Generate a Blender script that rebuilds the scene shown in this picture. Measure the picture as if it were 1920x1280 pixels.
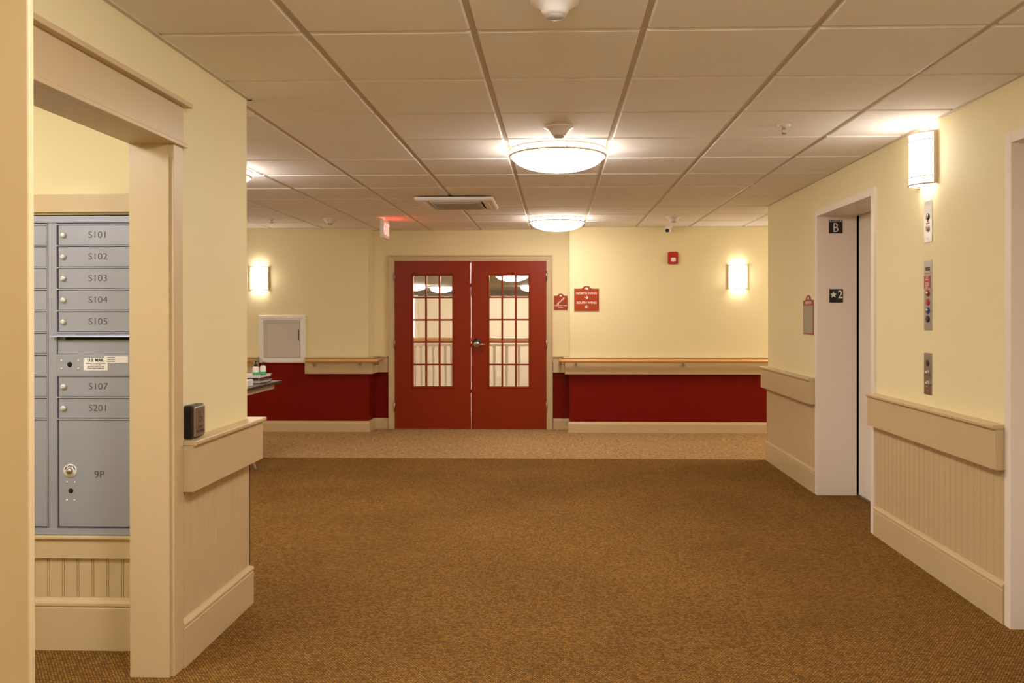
import bpy, bmesh, math, random
from mathutils import Vector, Matrix

# ------------------------------------------------------------ scene, camera, exposure
for o in list(bpy.data.objects):
    bpy.data.objects.remove(o)
SC = bpy.context.scene
COL = SC.collection
random.seed(4)

EYE = 1.3643          # camera height
CEIL = 2.3894         # underside of the ceiling grid
XL, XR = -1.459, 1.983          # hall side walls
YF, YD = 9.685, 9.972           # far wall, recessed door wall
YLC, YRC = 3.893, 7.90          # where left / right hall walls end

cam_data = bpy.data.cameras.new('camera')
cam = bpy.data.objects.new('camera', cam_data)
COL.objects.link(cam)
r_ = Vector((0.99951981, 0.0309772, -0.00074714))
u_ = Vector((0.00064327, 0.00336284, 0.99999414))
f_ = Vector((-0.03097951, 0.99951443, -0.0033413))
M = Matrix(((r_.x, u_.x, -f_.x, 0), (r_.y, u_.y, -f_.y, 0), (r_.z, u_.z, -f_.z, EYE), (0, 0, 0, 1)))
cam.matrix_world = M
cam_data.sensor_width = 36.0
cam_data.lens = 1565.69 / 1920 * 36
cam_data.shift_x = (960 - 995.08) / 1920
cam_data.shift_y = (595.25 - 640) / 1920
cam_data.clip_start = 0.05
SC.camera = cam

SC.view_settings.view_transform = 'Standard'
SC.view_settings.look = 'None'
SC.view_settings.gamma = 1.0
SC.view_settings.use_curve_mapping = False
SC.view_settings.exposure = 2.2

w = bpy.data.worlds.new('world')
SC.world = w
w.use_nodes = True
w.node_tree.nodes['Background'].inputs[0].default_value = (1.0, 0.85, 0.7, 1)
w.node_tree.nodes['Background'].inputs[1].default_value = 0.02

LAMP = (1.0, 0.90, 0.79)      # warm lamp colour
DOME_E = 9.0
SCONCE_E = 3.2

# ------------------------------------------------------------ materials
MATS = {}


def new_mat(name):
    m = bpy.data.materials.new(name)
    m.use_nodes = True
    MATS[name] = m
    return m, m.node_tree.nodes, m.node_tree.links, m.node_tree.nodes['Principled BSDF']


def plain(name, col, rough=0.5, metal=0.0, bump=0.0, scale=200.0, var=0.0, spec=0.5):
    m, n, l, b = new_mat(name)
    b.inputs['Base Color'].default_value = (*col, 1)
    b.inputs['Roughness'].default_value = rough
    b.inputs['Metallic'].default_value = metal
    b.inputs['Specular IOR Level'].default_value = spec
    tc = n.new('ShaderNodeTexCoord')
    nz = n.new('ShaderNodeTexNoise')
    nz.inputs['Scale'].default_value = scale
    nz.inputs['Detail'].default_value = 3
    l.new(tc.outputs['Object'], nz.inputs['Vector'])
    if bump:
        bp = n.new('ShaderNodeBump')
        bp.inputs['Strength'].default_value = bump
        bp.inputs['Distance'].default_value = 0.002
        l.new(nz.outputs['Fac'], bp.inputs['Height'])
        l.new(bp.outputs['Normal'], b.inputs['Normal'])
    if var:
        mx = n.new('ShaderNodeMix')
        mx.data_type = 'RGBA'
        mx.inputs[6].default_value = (*[c * (1 - var) for c in col], 1)
        mx.inputs[7].default_value = (*[min(1, c * (1 + var)) for c in col], 1)
        l.new(nz.outputs['Fac'], mx.inputs[0])
        l.new(mx.outputs[2], b.inputs['Base Color'])
    return m


def emit(name, col, strength):
    m = bpy.data.materials.new(name)
    m.use_nodes = True
    n = m.node_tree.nodes
    n.clear()
    e = n.new('ShaderNodeEmission')
    e.inputs[0].default_value = (*col, 1)
    e.inputs[1].default_value = strength
    o = n.new('ShaderNodeOutputMaterial')
    m.node_tree.links.new(e.outputs[0], o.inputs[0])
    MATS[name] = m
    return m


plain('yellow_paint', (0.84, 0.74, 0.45), 0.55, bump=0.08, scale=260, spec=0.3)
plain('red_paint', (0.185, 0.0060, 0.0010), 0.5, bump=0.05, scale=260, spec=0.12)
plain('trim_paint', (0.60, 0.455, 0.255), 0.38, bump=0.02, scale=60)
plain('frame_paint', (0.85, 0.76, 0.67), 0.38, bump=0.03, scale=300)
plain('door_red', (0.26, 0.0235, 0.0015), 0.38, bump=0.02, scale=120, spec=0.22)
plain('tile_white', (0.93, 0.90, 0.88), 0.9, bump=0.35, scale=420, var=0.06, spec=0.1)
plain('grid_shaded', (0.64, 0.57, 0.50), 0.5)  # white grid toned beige, with the shade of its recess in the colour
plain('plastic_white', (0.86, 0.83, 0.79), 0.4)
plain('plastic_grey', (0.50, 0.47, 0.44), 0.5)
plain('plastic_black', (0.010, 0.009, 0.008), 0.35)
plain('alarm_red', (0.50, 0.012, 0.010), 0.3)
plain('mail_grey', (0.35, 0.365, 0.43), 0.42, metal=0.25, bump=0.02, scale=300)
plain('dark_ink', (0.06, 0.05, 0.045), 0.6)
plain('black_hole', (0.002, 0.002, 0.002), 0.9)
plain('steel', (0.46, 0.43, 0.39), 0.32, metal=1.0, bump=0.02, scale=400)
plain('nickel', (0.70, 0.58, 0.46), 0.4, metal=0.4)
plain('sign_red', (0.36, 0.050, 0.010), 0.45, spec=0.25)
plain('sign_white', (0.85, 0.82, 0.76), 0.5)
plain('sign_black', (0.010, 0.010, 0.010), 0.4)
plain('paper_holder', (0.30, 0.26, 0.17), 0.35)
plain('cream_paint', (0.86, 0.76, 0.60), 0.6)
plain('baluster_paint', (0.90, 0.86, 0.78), 0.45)
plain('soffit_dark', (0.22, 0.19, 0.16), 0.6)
plain('button_red', (0.45, 0.02, 0.01), 0.3)
plain('button_blue', (0.03, 0.07, 0.35), 0.3)
plain('green_plastic', (0.03, 0.35, 0.10), 0.4)
plain('table_top_brown', (0.20, 0.15, 0.11), 0.45)
plain('table_dark_edge', (0.05, 0.035, 0.025), 0.4)
plain('table_edge', (0.50, 0.42, 0.30), 0.45)


def wood():
    m, n, l, b = new_mat('rail_wood')
    tc = n.new('ShaderNodeTexCoord')
    mp = n.new('ShaderNodeMapping')
    mp.inputs['Scale'].default_value = (2, 30, 30)
    nz = n.new('ShaderNodeTexNoise')
    nz.inputs['Scale'].default_value = 6
    nz.inputs['Detail'].default_value = 5
    rp = n.new('ShaderNodeValToRGB')
    rp.color_ramp.elements[0].color = (0.62, 0.30, 0.08, 1)
    rp.color_ramp.elements[1].color = (0.80, 0.45, 0.14, 1)
    l.new(tc.outputs['Object'], mp.inputs[0])
    l.new(mp.outputs[0], nz.inputs['Vector'])
    l.new(nz.outputs['Fac'], rp.inputs[0])
    l.new(rp.outputs[0], b.inputs['Base Color'])
    b.inputs['Roughness'].default_value = 0.28


wood()


def carpet_dark():
    m, n, l, b = new_mat('carpet_dark')
    tc = n.new('ShaderNodeTexCoord')
    nz0 = n.new('ShaderNodeTexNoise')
    nz0.inputs['Scale'].default_value = 40
    mxv = n.new('ShaderNodeVectorMath')
    mxv.operation = 'MULTIPLY_ADD'
    mxv.inputs[1].default_value = (0.006, 0.006, 0)
    l.new(tc.outputs['Object'], nz0.inputs['Vector'])
    l.new(nz0.outputs['Color'], mxv.inputs[0])
    l.new(tc.outputs['Object'], mxv.inputs[2])
    br = n.new('ShaderNodeTexBrick')
    br.inputs['Color1'].default_value = (0.460, 0.240, 0.052, 1)
    br.inputs['Color2'].default_value = (0.195, 0.096, 0.021, 1)
    br.inputs['Mortar'].default_value = (0.075, 0.035, 0.009, 1)
    br.inputs['Scale'].default_value = 1.0
    br.inputs['Mortar Size'].default_value = 0.0022
    br.inputs['Mortar Smooth'].default_value = 0.6
    br.inputs['Brick Width'].default_value = 0.0125
    br.inputs['Row Height'].default_value = 0.0085
    l.new(mxv.outputs[0], br.inputs['Vector'])
    nz = n.new('ShaderNodeTexNoise')
    nz.inputs['Scale'].default_value = 1.3
    nz.inputs['Detail'].default_value = 4
    l.new(tc.outputs['Object'], nz.inputs['Vector'])
    mr = n.new('ShaderNodeMapRange')
    mr.inputs[1].default_value = 0.3
    mr.inputs[2].default_value = 0.7
    mr.inputs[3].default_value = 0.88
    mr.inputs[4].default_value = 1.12
    l.new(nz.outputs['Fac'], mr.inputs[0])
    vm = n.new('ShaderNodeVectorMath')
    vm.operation = 'SCALE'
    l.new(br.outputs['Color'], vm.inputs[0])
    l.new(mr.outputs[0], vm.inputs['Scale'])
    l.new(vm.outputs[0], b.inputs['Base Color'])
    bp = n.new('ShaderNodeBump')
    bp.inputs['Strength'].default_value = 0.6
    bp.inputs['Distance'].default_value = 0.004
    bp.invert = True
    l.new(br.outputs['Fac'], bp.inputs['Height'])
    l.new(bp.outputs['Normal'], b.inputs['Normal'])
    b.inputs['Roughness'].default_value = 0.95
    b.inputs['Specular IOR Level'].default_value = 0.1


carpet_dark()


def carpet_light():
    m, n, l, b = new_mat('carpet_light')
    tc = n.new('ShaderNodeTexCoord')
    vo = n.new('ShaderNodeTexVoronoi')
    vo.inputs['Scale'].default_value = 75
    l.new(tc.outputs['Object'], vo.inputs['Vector'])
    nz = n.new('ShaderNodeTexNoise')
    nz.inputs['Scale'].default_value = 28
    nz.inputs['Detail'].default_value = 4
    l.new(tc.outputs['Object'], nz.inputs['Vector'])
    sp = n.new('ShaderNodeSeparateColor')
    l.new(vo.outputs['Color'], sp.inputs[0])
    ad = n.new('ShaderNodeMath')
    ad.operation = 'MULTIPLY_ADD'
    ad.inputs[1].default_value = 0.45
    l.new(sp.outputs[0], ad.inputs[0])
    mu = n.new('ShaderNodeMath')
    mu.operation = 'MULTIPLY'
    mu.inputs[1].default_value = 0.6
    l.new(nz.outputs['Fac'], mu.inputs[0])
    l.new(mu.outputs[0], ad.inputs[2])
    rp = n.new('ShaderNodeValToRGB')
    rp.color_ramp.elements[0].position = 0.25
    rp.color_ramp.elements[0].color = (0.22, 0.125, 0.050, 1)
    rp.color_ramp.elements[1].position = 0.8
    rp.color_ramp.elements[1].color = (0.52, 0.330, 0.145, 1)
    l.new(ad.outputs[0], rp.inputs[0])
    l.new(rp.outputs[0], b.inputs['Base Color'])
    b.inputs['Roughness'].default_value = 0.95
    b.inputs['Specular IOR Level'].default_value = 0.1


carpet_light()


def glass_mat(name='pane_glass', tint=(1, 1, 1), refl=0.10):
    m = bpy.data.materials.new(name)
    m.use_nodes = True
    n, l = m.node_tree.nodes, m.node_tree.links
    n.clear()
    t = n.new('ShaderNodeBsdfTransparent')
    t.inputs[0].default_value = (*tint, 1)
    g = n.new('ShaderNodeBsdfGlossy')
    g.inputs['Roughness'].default_value = 0.03
    fr = n.new('ShaderNodeFresnel')
    fr.inputs[0].default_value = 1.5
    mx = n.new('ShaderNodeMixShader')
    ad = n.new('ShaderNodeMath')
    ad.operation = 'MULTIPLY'
    ad.inputs[1].default_value = refl / 0.04
    ad.use_clamp = True
    l.new(fr.outputs[0], ad.inputs[0])
    l.new(ad.outputs[0], mx.inputs[0])
    l.new(t.outputs[0], mx.inputs[1])
    l.new(g.outputs[0], mx.inputs[2])
    o = n.new('ShaderNodeOutputMaterial')
    l.new(mx.outputs[0], o.inputs[0])
    MATS[name] = m


glass_mat()
emit('lamp_glow', LAMP, DOME_E)
emit('sconce_glow', LAMP, SCONCE_E)
emit('lamp_glow_bright', (1.0, 0.97, 0.95), DOME_E * 1.35)
emit('lamp_glow_dim', LAMP, DOME_E * 0.72)
plain('bright_steel', (0.78, 0.76, 0.73), 0.3, metal=0.6)
emit('lamp_glow_pale', (1.0, 0.98, 0.98), DOME_E * 0.85)
plain('panel_grey', (0.62, 0.57, 0.52), 0.5)
emit('exit_glow', (1.0, 0.06, 0.05), 2.6)
emit('window_glow', (0.75, 0.88, 1.0), 2.0)

# ------------------------------------------------------------ mesh helpers


class MB:
    """collects shapes and links them as ONE mesh object"""

    def __init__(self):
        self.bm = bmesh.new()
        self.slot = 0

    def _tag(self, faces, smooth=False):
        for f in faces:
            f.material_index = self.slot
            f.smooth = smooth

    def box(self, x0, x1, y0, y1, z0, z1, bevel=0.0):
        x0, x1 = sorted((x0, x1)); y0, y1 = sorted((y0, y1)); z0, z1 = sorted((z0, z1))
        vs = [self.bm.verts.new(p) for p in
              [(x0, y0, z0), (x1, y0, z0), (x1, y1, z0), (x0, y1, z0),
               (x0, y0, z1), (x1, y0, z1), (x1, y1, z1), (x0, y1, z1)]]
        fs = [self.bm.faces.new([vs[i] for i in q]) for q in
              [(3, 2, 1, 0), (4, 5, 6, 7), (0, 1, 5, 4), (1, 2, 6, 5), (2, 3, 7, 6), (3, 0, 4, 7)]]
        self._tag(fs)
        if bevel:
            es = list({e for f in fs for e in f.edges})
            r = bmesh.ops.bevel(self.bm, geom=es, offset=bevel, segments=2, affect='EDGES', profile=0.5)
            self._tag(r['faces'])
        return self

    def poly(self, pts):
        f = self.bm.faces.new([self.bm.verts.new(p) for p in pts])
        self._tag([f])
        return self

    def prism(self, pts, fn, h0, h1):
        """pts: 2D outline; fn(u, v, h) -> 3D; solid between h0 and h1"""
        a = [self.bm.verts.new(fn(u, v, h0)) for u, v in pts]
        b = [self.bm.verts.new(fn(u, v, h1)) for u, v in pts]
        fs = [self.bm.faces.new(a), self.bm.faces.new(b[::-1])]
        k = len(pts)
        for i in range(k):
            j = (i + 1) % k
            fs.append(self.bm.faces.new((a[j], a[i], b[i], b[j])))
        self._tag(fs)
        bmesh.ops.recalc_face_normals(self.bm, faces=fs)
        return self

    def sweep(self, path, prof, fn=lambda u, v, h: (u, v, h), closed=False):
        """profile (d = offset to the right of the path, h) swept with mitred corners"""
        k = len(path)
        rings = []
        for i in range(k):
            p = Vector(path[i])
            dirs = []
            if i > 0 or closed:
                dirs.append((p - Vector(path[i - 1])).normalized())
            if i < k - 1 or closed:
                dirs.append((Vector(path[(i + 1) % k]) - p).normalized())
            ns = [Vector((d.y, -d.x)) for d in dirs]
            if len(ns) == 2:
                m = (ns[0] + ns[1])
                m = m / (m.dot(ns[0]) if abs(m.dot(ns[0])) > 1e-6 else 1)
            else:
                m = ns[0]
            rings.append([self.bm.verts.new(fn(p.x + m.x * d, p.y + m.y * d, h)) for d, h in prof])
        fs = []
        q = len(prof)
        for i in range(k if closed else k - 1):
            a, b = rings[i], rings[(i + 1) % k]
            for j in range(q):
                t = (j + 1) % q
                fs.append(self.bm.faces.new((a[j], a[t], b[t], b[j])))
        if not closed:
            fs.append(self.bm.faces.new(rings[0][::-1]))
            fs.append(self.bm.faces.new(rings[-1]))
        self._tag(fs)
        bmesh.ops.recalc_face_normals(self.bm, faces=fs)
        return self

    def lathe(self, prof, c=(0, 0, 0), axis='z', seg=48, ang=(0, 2 * math.pi), smooth=True, fn=None):
        """prof: (r, h) list; revolve"""
        a0, a1 = ang
        full = abs(a1 - a0 - 2 * math.pi) < 1e-6
        n = seg if full else seg + 1
        rings = []
        for i in range(n):
            t = a0 + (a1 - a0) * i / seg
            ring = []
            for r, h in prof:
                x, y, z = r * math.cos(t), r * math.sin(t), h
                if axis == 'y':
                    x, y, z = x, z, y
                elif axis == 'x':
                    x, y, z = z, x, y
                ring.append(self.bm.verts.new((c[0] + x, c[1] + y, c[2] + z)))
            rings.append(ring)
        fs = []
        for i in range(seg):
            a, b = rings[i], rings[(i + 1) % n]
            for j in range(len(prof) - 1):
                fs.append(self.bm.faces.new((a[j], b[j], b[j + 1], a[j + 1])))
        self._tag(fs, smooth)
        bmesh.ops.remove_doubles(self.bm, verts=[v for r in rings for v in r], dist=1e-6)
        fs = [f for f in fs if f.is_valid]
        bmesh.ops.recalc_face_normals(self.bm, faces=fs)
        return self

    def tube(self, pts, r, seg=12, smooth=True):
        pts = [Vector(p) for p in pts]
        rings = []
        k = len(pts)
        for i, p in enumerate(pts):
            if i == 0:
                d = pts[1] - p
            elif i == k - 1:
                d = p - pts[i - 1]
            else:
                d = (pts[i + 1] - p).normalized() + (p - pts[i - 1]).normalized()
            d.normalize()
            up = Vector((0, 0, 1)) if abs(d.z) < 0.9 else Vector((0, 1, 0))
            a = d.cross(up).normalized()
            b = a.cross(d).normalized()
            rings.append([self.bm.verts.new(p + a * r * math.cos(2 * math.pi * j / seg) + b * r * math.sin(2 * math.pi * j / seg)) for j in range(seg)])
        fs = []
        for i in range(k - 1):
            for j in range(seg):
                t = (j + 1) % seg
                fs.append(self.bm.faces.new((rings[i][j], rings[i][t], rings[i + 1][t], rings[i + 1][j])))
        self._tag(fs, smooth)
        c = [self.bm.faces.new(rings[0][::-1]), self.bm.faces.new(rings[-1])]
        self._tag(c)
        bmesh.ops.recalc_face_normals(self.bm, faces=fs + c)
        return self

    def build(self, name, mats, parent=None, loc=None):
        me = bpy.data.meshes.new(name)
        if loc is not None:      # put the origin at loc
            bmesh.ops.translate(self.bm, verts=self.bm.verts, vec=-Vector(loc))
        self.bm.to_mesh(me)
        self.bm.free()
        for m in ([mats] if isinstance(mats, str) else mats):
            me.materials.append(MATS[m])
        o = bpy.data.objects.new(name, me)
        COL.objects.link(o)
        if loc is not None:
            o.location = loc
        if parent:
            o.parent = parent
            par = parent
            off = Vector((0, 0, 0))
            while par is not None:
                off += par.location
                par = par.parent
            o.location = Vector(o.location) - off
        return o


def struct(o, label=None):
    o['kind'] = 'structure'
    return o


def thing(name, label, cat, loc=(0, 0, 0), group=None):
    o = bpy.data.objects.new(name, None)
    o.empty_display_size = 0.1
    COL.objects.link(o)
    o.location = loc
    o['label'] = label
    o['category'] = cat
    if group:
        o['group'] = group
    return o


def tag(o, label, cat, group=None):
    o['label'] = label
    o['category'] = cat
    if group:
        o['group'] = group
    return o


def dup(root, loc, label=None):
    def cp(o, parent):
        c = o.copy()
        COL.objects.link(c)
        if parent:
            c.parent = parent
        for ch in list(o.children):
            cp(ch, c)
        return c
    r = cp(root, None)
    r.location = loc
    if label:
        r['label'] = label
    return r


def text_part(name, s, size, fn, mat, parent, thick=0.0008, align='CENTER', sx=1.0, bold=0.0):
    """lettering as a thin solid mesh; fn(u, v, h) -> world point, h = proud of the surface"""
    cu = bpy.data.curves.new('t', 'FONT')
    cu.body = s
    cu.size = size
    cu.align_x = align
    cu.align_y = 'CENTER'
    cu.extrude = thick / 2
    cu.offset = bold
    cu.resolution_u = 3
    to = bpy.data.objects.new('t', cu)
    COL.objects.link(to)
    dg = bpy.context.evaluated_depsgraph_get()
    dg.update()
    me = bpy.data.meshes.new_from_object(to.evaluated_get(dg))
    bpy.data.objects.remove(to)
    bpy.data.curves.remove(cu)
    for v in me.vertices:
        v.co = Vector(fn(v.co.x * sx, v.co.y, v.co.z + thick / 2))
    me.materials.clear()
    me.materials.append(MATS[mat])
    me.name = name
    o = bpy.data.objects.new(name, me)
    COL.objects.link(o)
    if parent:
        o.parent = parent
        off = Vector((0, 0, 0))
        par = parent
        while par is not None:
            off += par.location
            par = par.parent
        o.location = -off
    return o


def rrect(w, h, r, n=5, cx=0, cy=0):
    pts = []
    for (sx, sy, a0) in ((1, 1, 0), (-1, 1, 90), (-1, -1, 180), (1, -1, 270)):
        for i in range(n + 1):
            a = math.radians(a0 + 90 * i / n)
            pts.append((cx + sx * (w / 2 - r) + r * math.cos(a), cy + sy * (h / 2 - r) + r * math.sin(a)))
    return pts


# ------------------------------------------------------------ floor and ceiling
BX0, BX1, BY0 = -7.0, 7.5, -3.2
YB = 7.918   # line where the light border carpet starts
struct(MB().box(BX0, BX1, BY0, YB, -0.06, 0.0).build('floor', 'carpet_dark'))
struct(MB().box(BX0, BX1, YB, YD + 0.04, -0.06, 0.0).build('floor', 'carpet_light'))


def ceiling():
    T = 0.6096
    ox, oy = -1.5165, 2.991
    m = MB()
    m.slot = 0
    m.box(BX0, BX1, BY0, YD + 0.1, CEIL, CEIL + 0.05)
    g = 0.0115
    ch = 0.0065
    drop = 0.009
    i0 = int(math.floor((BX0 - ox) / T)); i1 = int(math.ceil((BX1 - ox) / T))
    j0 = int(math.floor((BY0 - oy) / T)); j1 = int(math.ceil((YD - oy) / T))
    bm = m.bm
    for i in range(i0, i1):
        for j in range(j0, j1):
            x0 = max(ox + i * T + g, BX0); x1 = min(ox + (i + 1) * T - g, BX1)
            y0 = max(oy + j * T + g, BY0); y1 = min(oy + (j + 1) * T - g, YD)
            if x1 - x0 < 0.02 or y1 - y0 < 0.02:
                continue
            rings = []
            for (e, z) in ((0, CEIL), (0.0005, CEIL - drop + ch), (ch, CEIL - drop)):
                rings.append([bm.verts.new(p) for p in ((x0 + e, y0 + e, z), (x1 - e, y0 + e, z), (x1 - e, y1 - e, z), (x0 + e, y1 - e, z))])
            fs = [bm.faces.new(rings[2][::-1])]
            for a, b in ((rings[0], rings[1]), (rings[1], rings[2])):
                for k in range(4):
                    t = (k + 1) % 4
                    fs.append(bm.faces.new((a[t], a[k], b[k], b[t])))
            for f in fs:
                f.material_index = 1
    return struct(m.build('ceiling', ['grid_shaded', 'tile_white']))


ceiling()

# ------------------------------------------------------------ walls
H = CEIL + 0.02
RAILZ = 0.803   # colour change, hidden behind the chair rail

# left hall wall with the mail room doorway
OY0, OY1, OZ = 2.19, 3.098, 2.012
WL = XL - 0.145
m = MB()
m.box(WL, XL, BY0, OY0, 0, H)
m.box(WL, XL, OY1, YLC, 0, H)
m.box(WL, XL, OY0, OY1, OZ, H)
struct(m.build('wall_left', 'yellow_paint'))
# stub wall at the left edge of the picture
m = MB()
m.box(XL, -1.105, 1.60, 1.72, 0, H)
struct(m.build('wall_near_left', 'yellow_paint'))
m = MB()
m.box(XL, -1.018, 1.582, 1.600, 0, CEIL - .009, bevel=0.004)
m.box(-1.105, -1.100, 1.600, 1.72, 0, CEIL - .009)
struct(m.build('trim_1', 'trim_paint'))

# mail room: wall with a recess for the mailboxes
MY = 3.358
MX0, MX1 = -2.47, -1.68
MZ0, MZ1 = 0.468, 1.775
m = MB()
m.box(-3.4, WL, MY, YLC, 0, MZ0)
m.box(-3.4, WL, MY, YLC, MZ1, H)
m.box(-3.4, MX0, MY, YLC, MZ0, MZ1)
m.box(MX1, WL, MY, YLC, MZ0, MZ1)
m.box(MX0, MX1, MY + 0.36, YLC, MZ0, MZ1)
m.box(BX0, -3.4, YLC - .15, YLC, 0, H)
struct(m.build('wall_mail_room', 'yellow_paint'))
m = MB()
m.box(-3.55, -3.4, 0.6, MY + 0.1, 0, H)
m.box(-3.4, WL, 0.45, 0.6, 0, H)
struct(m.build('wall_mail_room_left', 'yellow_paint'))

# right hall wall with two elevator openings
EL = [(5.288, 6.368, 2.107), (2.595, 3.675, 2.107)]
m = MB()
G_ = 0.03
m.box(XR, XR + 0.28, EL[0][1] + G_, YRC, 0, H)
m.box(XR, XR + 0.28, EL[1][1] + G_, EL[0][0] - G_, 0, H)
m.box(XR, XR + 0.28, BY0, EL[1][0] - G_, 0, H)
for a, b, z in EL:
    m.box(XR, XR + 0.28, a - G_, b + G_, z + G_, H)
m.box(XR + 0.28, BX1, YRC - 0.15, YRC, 0, H)
struct(m.build('wall_right', 'yellow_paint'))

# far walls
m = MB()
for slot, z0, z1 in ((1, 0, RAILZ), (0, RAILZ, H)):
    m.slot = slot
    m.box(BX0, -2.195, YF, YD + 0.15, z0, z1)
struct(m.build('wall_far_left', ['yellow_paint', 'red_paint']))
m = MB()
for slot, z0, z1 in ((1, 0, RAILZ), (0, RAILZ, H)):
    m.slot = slot
    m.box(0.151, BX1, YF, YD + 0.15, z0, z1)
struct(m.build('wall_far_right', ['yellow_paint', 'red_paint']))
DX0, DX1, DZ = -1.940, -0.120, 2.008
m = MB()
for slot, z0, z1 in ((1, 0, RAILZ), (0, RAILZ, H)):
    m.slot = slot
    m.box(-2.195, DX0 - 0.03, YD, YD + 0.15, z0, z1)
    m.box(DX1 + 0.03, 0.151, YD, YD + 0.15, z0, z1)
m.slot = 0
m.box(DX0 - 0.03, DX1 + 0.03, YD, YD + 0.15, DZ + 0.03, H)
struct(m.build('wall_far', ['yellow_paint', 'red_paint']))
# ends of the wings and behind the camera
struct(MB().box(BX0 - .1, BX0, BY0, YD + .1, 0, H).build('wall_wing_left', 'yellow_paint'))
struct(MB().box(BX1, BX1 + .1, BY0, YD + .1, 0, H).build('wall_wing_right', 'yellow_paint'))
struct(MB().box(BX0, BX1, BY0 - .1, BY0, 0, H).build('wall_back', 'yellow_paint'))

# ------------------------------------------------------------ wainscot, baseboards, chair rails
BASE = [(0, 0), (0.022, 0), (0.022, 0.150), (0.018, 0.153), (0.018, 0.156), (0.0235, 0.159), (0.0235, 0.168), (0.0195, 0.175),
        (0.012, 0.178), (0.011, 0.181), (0.008, 0.187), (0, 0.187)]
BASE2 = [(0, 0), (0.018, 0), (0.018, 0.098), (0.015, 0.101), (0.015, 0.106), (0.008, 0.114), (0.006, 0.124), (0, 0.126)]
BOARD = [(0, 0.680), (0.055, 0.680), (0.055, 0.860), (0, 0.860)]
CAP = [(0, 0.8585), (0.066, 0.8585), (0.069, 0.863), (0.069, 0.873), (0.066, 0.877), (0, 0.877)]


def baseboard(name, paths, prof):
    m = MB()
    for p in paths:
        m.sweep(p, prof)
    return struct(m.build(name, 'trim_paint'))


def chair_rail(n, paths):
    m = MB()
    for p in paths:
        m.sweep(p, BOARD)
        m.sweep(p, CAP)
    return struct(m.build('trim_%d' % n, 'trim_paint'))


baseboard('baseboard_left', [[(XL, 3.178), (XL, YLC), (BX0, YLC)], [(XL, 1.62), (XL, 2.11)]], BASE)
baseboard('baseboard_right', [[(BX1, YRC), (XR, YRC), (XR, EL[0][1] + 0.055)],
                              [(XR, EL[0][0] - 0.055), (XR, EL[1][1] + 0.06)], [(XR, EL[1][0] - 0.055), (XR, BY0)]], BASE)
baseboard('baseboard_far_left', [[(BX0, YF), (-2.195, YF), (-2.195, YD), (-2.020, YD)]], BASE2)
baseboard('baseboard_far_right', [[(-0.040, YD), (0.151, YD), (0.151, YF), (BX1, YF)]], BASE2)
baseboard('baseboard_mail_room', [[(-3.4, MY), (WL, MY)]], [(a, b * 1.14 if b > .1 else b) for a, b in BASE])
chair_rail(2, [[(XL, 3.185), (XL, YLC), (BX0, YLC)]])
chair_rail(3, [[(BX1, YRC), (XR, YRC), (XR, EL[0][1] + 0.062)]])
chair_rail(4, [[(XR, EL[0][0] - 0.045), (XR, EL[1][1] + 0.055)]])
chair_rail(5, [[(XR, EL[1][0] - 0.05), (XR, BY0)]])
chair_rail(6, [[(-2.93, YF), (-2.195, YF), (-2.195, YD), (-2.020, YD)]])
chair_rail(7, [[(BX0, YF), (-3.488, YF)]])
chair_rail(8, [[(-0.040, YD), (0.151, YD), (0.151, YF), (BX1, YF)]])


def beadboard(m, path, z0, z1, pitch=0.0600, t=0.009):
    """path: two points, panel proud on the right of the path, with double bead grooves"""
    a, b = Vector(path[0]), Vector(path[1])
    d = (b - a); L = d.length; d.normalize(); n = Vector((d.y, -d.x))
    prof = [(0, t)]
    s = pitch * 0.5
    while s < L - 0.01:
        for u, h in ((s - 0.0055, t), (s - 0.004, t - 0.005), (s - 0.0025, t), (s + 0.0025, t), (s + 0.004, t - 0.005), (s + 0.0055, t)):
            prof.append((u, h))
        s += pitch
    prof.append((L, t))
    lo, hi = [], []
    for u, h in prof:
        p = a + d * u + n * h
        lo.append(m.bm.verts.new((p.x, p.y, z0)))
        hi.append(m.bm.verts.new((p.x, p.y, z1)))
    for i in range(len(prof) - 1):
        m.bm.faces.new((lo[i], lo[i + 1], hi[i + 1], hi[i]))
    # ends
    for k, q in ((0, a), (-1, b)):
        v0 = m.bm.verts.new((q.x, q.y, z0)); v1 = m.bm.verts.new((q.x, q.y, z1))
        m.bm.faces.new((v0, lo[k], hi[k], v1))
    return m


m = MB()
beadboard(m, [(XL, 3.178), (XL, YLC + .009)], 0.17, 0.69)
beadboard(m, [(XL + .009, YLC), (BX0, YLC)], 0.17, 0.69)
struct(m.build('trim_9', 'trim_paint'))
m = MB()
beadboard(m, [(XR, YRC + .009), (XR, EL[0][1] + 0.05)], 0.17, 0.69)
beadboard(m, [(XR, EL[0][0] - 0.045), (XR, EL[1][1] + 0.045)], 0.17, 0.69)
beadboard(m, [(XR, EL[1][0] - 0.045), (XR, BY0)], 0.17, 0.69)
struct(m.build('trim_10', 'trim_paint'))
m = MB()
beadboard(m, [(-3.4, MY), (WL, MY)], 0.19, 0.40, pitch=0.0615)
struct(m.build('trim_11', 'trim_paint'))
# trim around the mailboxes
m = MB()
m.box(-3.4, WL, MY - 0.020, MY, 1.783, 1.856, bevel=0.0015)
m.box(-3.4, WL, MY - 0.024, MY, 0.376, 0.456)
m.box(-3.4, WL, MY - 0.036, MY, 0.456, 0.4675, bevel=0.002)
m.box(MX1 + .002, WL, MY - 0.018, MY, 0.4675, 1.783)
struct(m.build('trim_12', 'trim_paint'))
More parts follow.
